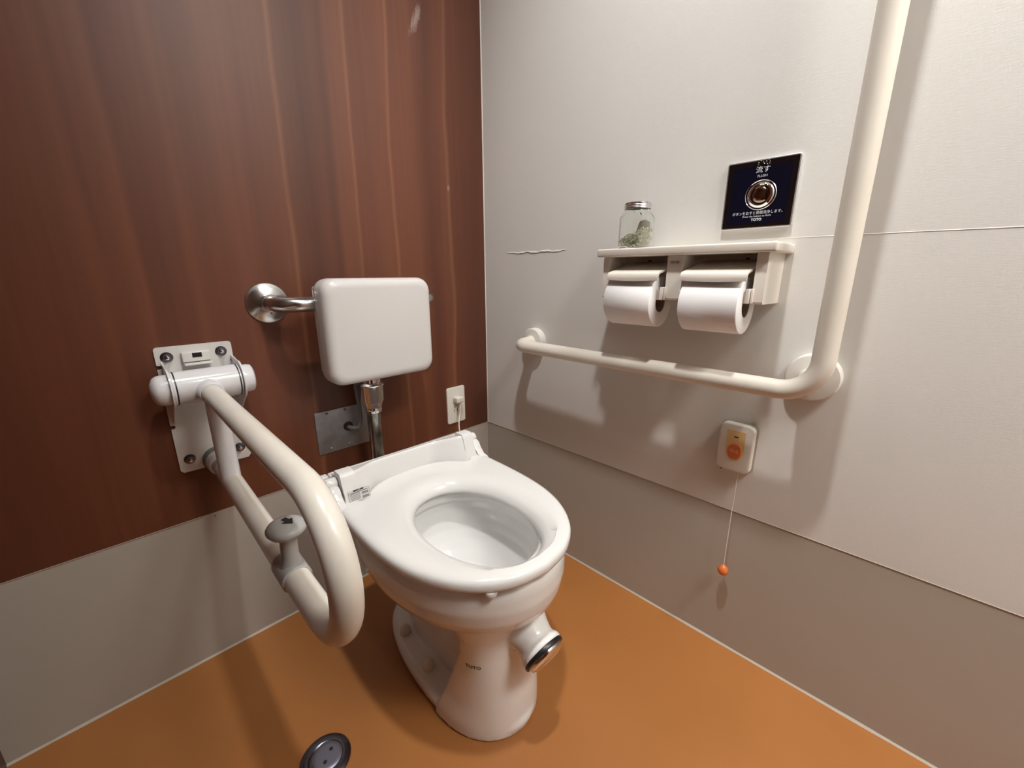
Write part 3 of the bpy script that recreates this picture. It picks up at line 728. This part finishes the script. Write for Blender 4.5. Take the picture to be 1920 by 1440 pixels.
for dy,dz in ((-.0085,.0),(-.0085,-.004),(-.005,.004),(-.001,.0),(.001,-.003),(.004,.001),(.008,.004),(.0095,.0),(.0095,-.004),(.006,-.004)):
    lathe('braille_dot', [(0,.0014),(.0004,.0013),(.0009,.0008),(.0010,0),(0,0)], (-.0088,-.771-dy,1.0468+dz*.8), (-1,0,0), m_chrome, fx, 12)

# ------------------------------------------------------------------ emergency call box
cb = thing('emergency_call_box', (0,-.7955,.503), 'white emergency call box with orange round button on the right wall', 'call button')
CM = WR(-.7955,.5030,0)
fin('gasket', slab_bm(rrect(.0690,.1080,.014,8), .010, .001), m_callr, cb, CM)
fin('case', slab_bm(rrect(.0665,.1055,.0135,8), .0215, .004), m_callw, cb, CM)
ow = [(-.0175,.0335),(-.0175,-.010)]+[(-.0175*math.cos(math.radians(a)),-.012-.0155*math.sin(math.radians(a))) for a in range(10,180,10)]+[(.0175,-.010),(.0175,.0335)]
fin('amber_panel', slab_bm(ow, .0006), m_amber, cb, CM @ T_((0,.0045,.0214)), smooth=False)
def oval(hw,hh,n=48): return [(hw*math.copysign(abs(math.cos(2*PI*k/n))**.85,math.cos(2*PI*k/n)),hh*math.copysign(abs(math.sin(2*PI*k/n))**.85,math.sin(2*PI*k/n))) for k in range(n)]
fin('button_rim', slab_bm(oval(.0150,.0185), .0012,.0004), m_opale, cb, CM @ T_((0,-.0075,.0217)))
bt = fin('button', slab_bm(oval(.0128,.0163), .0018,.0006), m_orange, cb, CM @ T_((0,-.0075,.0222)))
text('button_text','呼出',.0088, CM @ T_((0,-.0068,.0242)), mat('pale_print',(.9,.6,.48),.5), bt, depth=.0001)
fin('indicator', slab_bm(rrect(.0085,.0028,.001,2), .0008), m_ink, cb, CM @ T_((.0005,.0245,.0216)))
lathe('cord_gland', [(0,0),(.0028,0),(.0028,.003),(0,.004)], (-.012,-.7725,.4495), (0,0,-1), m_black, cb, 12)
tube('pull_cord', smooth_path([(-.0135,-.8060,.453),(-.0140,-.8064,.42),(-.0190,-.8070,.33),(-.0235,-.8085,.222)],6), .0009, m_cord, cb, 8)
bl = lathe('pull_ball', [(0,-.012),(.005,-.0112),(.0098,-.006),(.0112,0),(.0098,.006),(.005,.0105),(.002,.013),(0,.013)], (-.0235,-.8085,.2135), (0,0,1), m_ball, cb, 32); tag(bl, 'orange pull ball')

# ------------------------------------------------------------------ floor drain
fd = thing('floor_drain', (-.762,-.398,0), 'round dark metal floor cleanout cover in front of the toilet', 'drain')
lathe('ring', [(0,0),(.0435,0),(.0432,.0025),(.039,.0050),(.030,.0055),(.0275,.0048),(.0262,.0032),(0,.0032)], (-.762,-.398,0), (0,0,1), m_dmetal, fd, 64)
lathe('lid', [(0,.003),(.0255,.003),(.0255,.0048),(.0245,.0056),(.018,.0058),(0,.0058)], (-.7585,-.3985,0), (0,0,1), m_dlid, fd, 56)
for dx,dy in ((.0085,.006),(-.0065,-.007)):
    p = (-.7585+dx*1.1,-.3985+dy*1.1,0)
    lathe('key_hole', [(0,.0056),(.0034,.0056),(.0034,.0062),(0,.0062)], p, (0,0,1), m_dark, fd, 20)
fl = bpy.data.objects.get('floor')
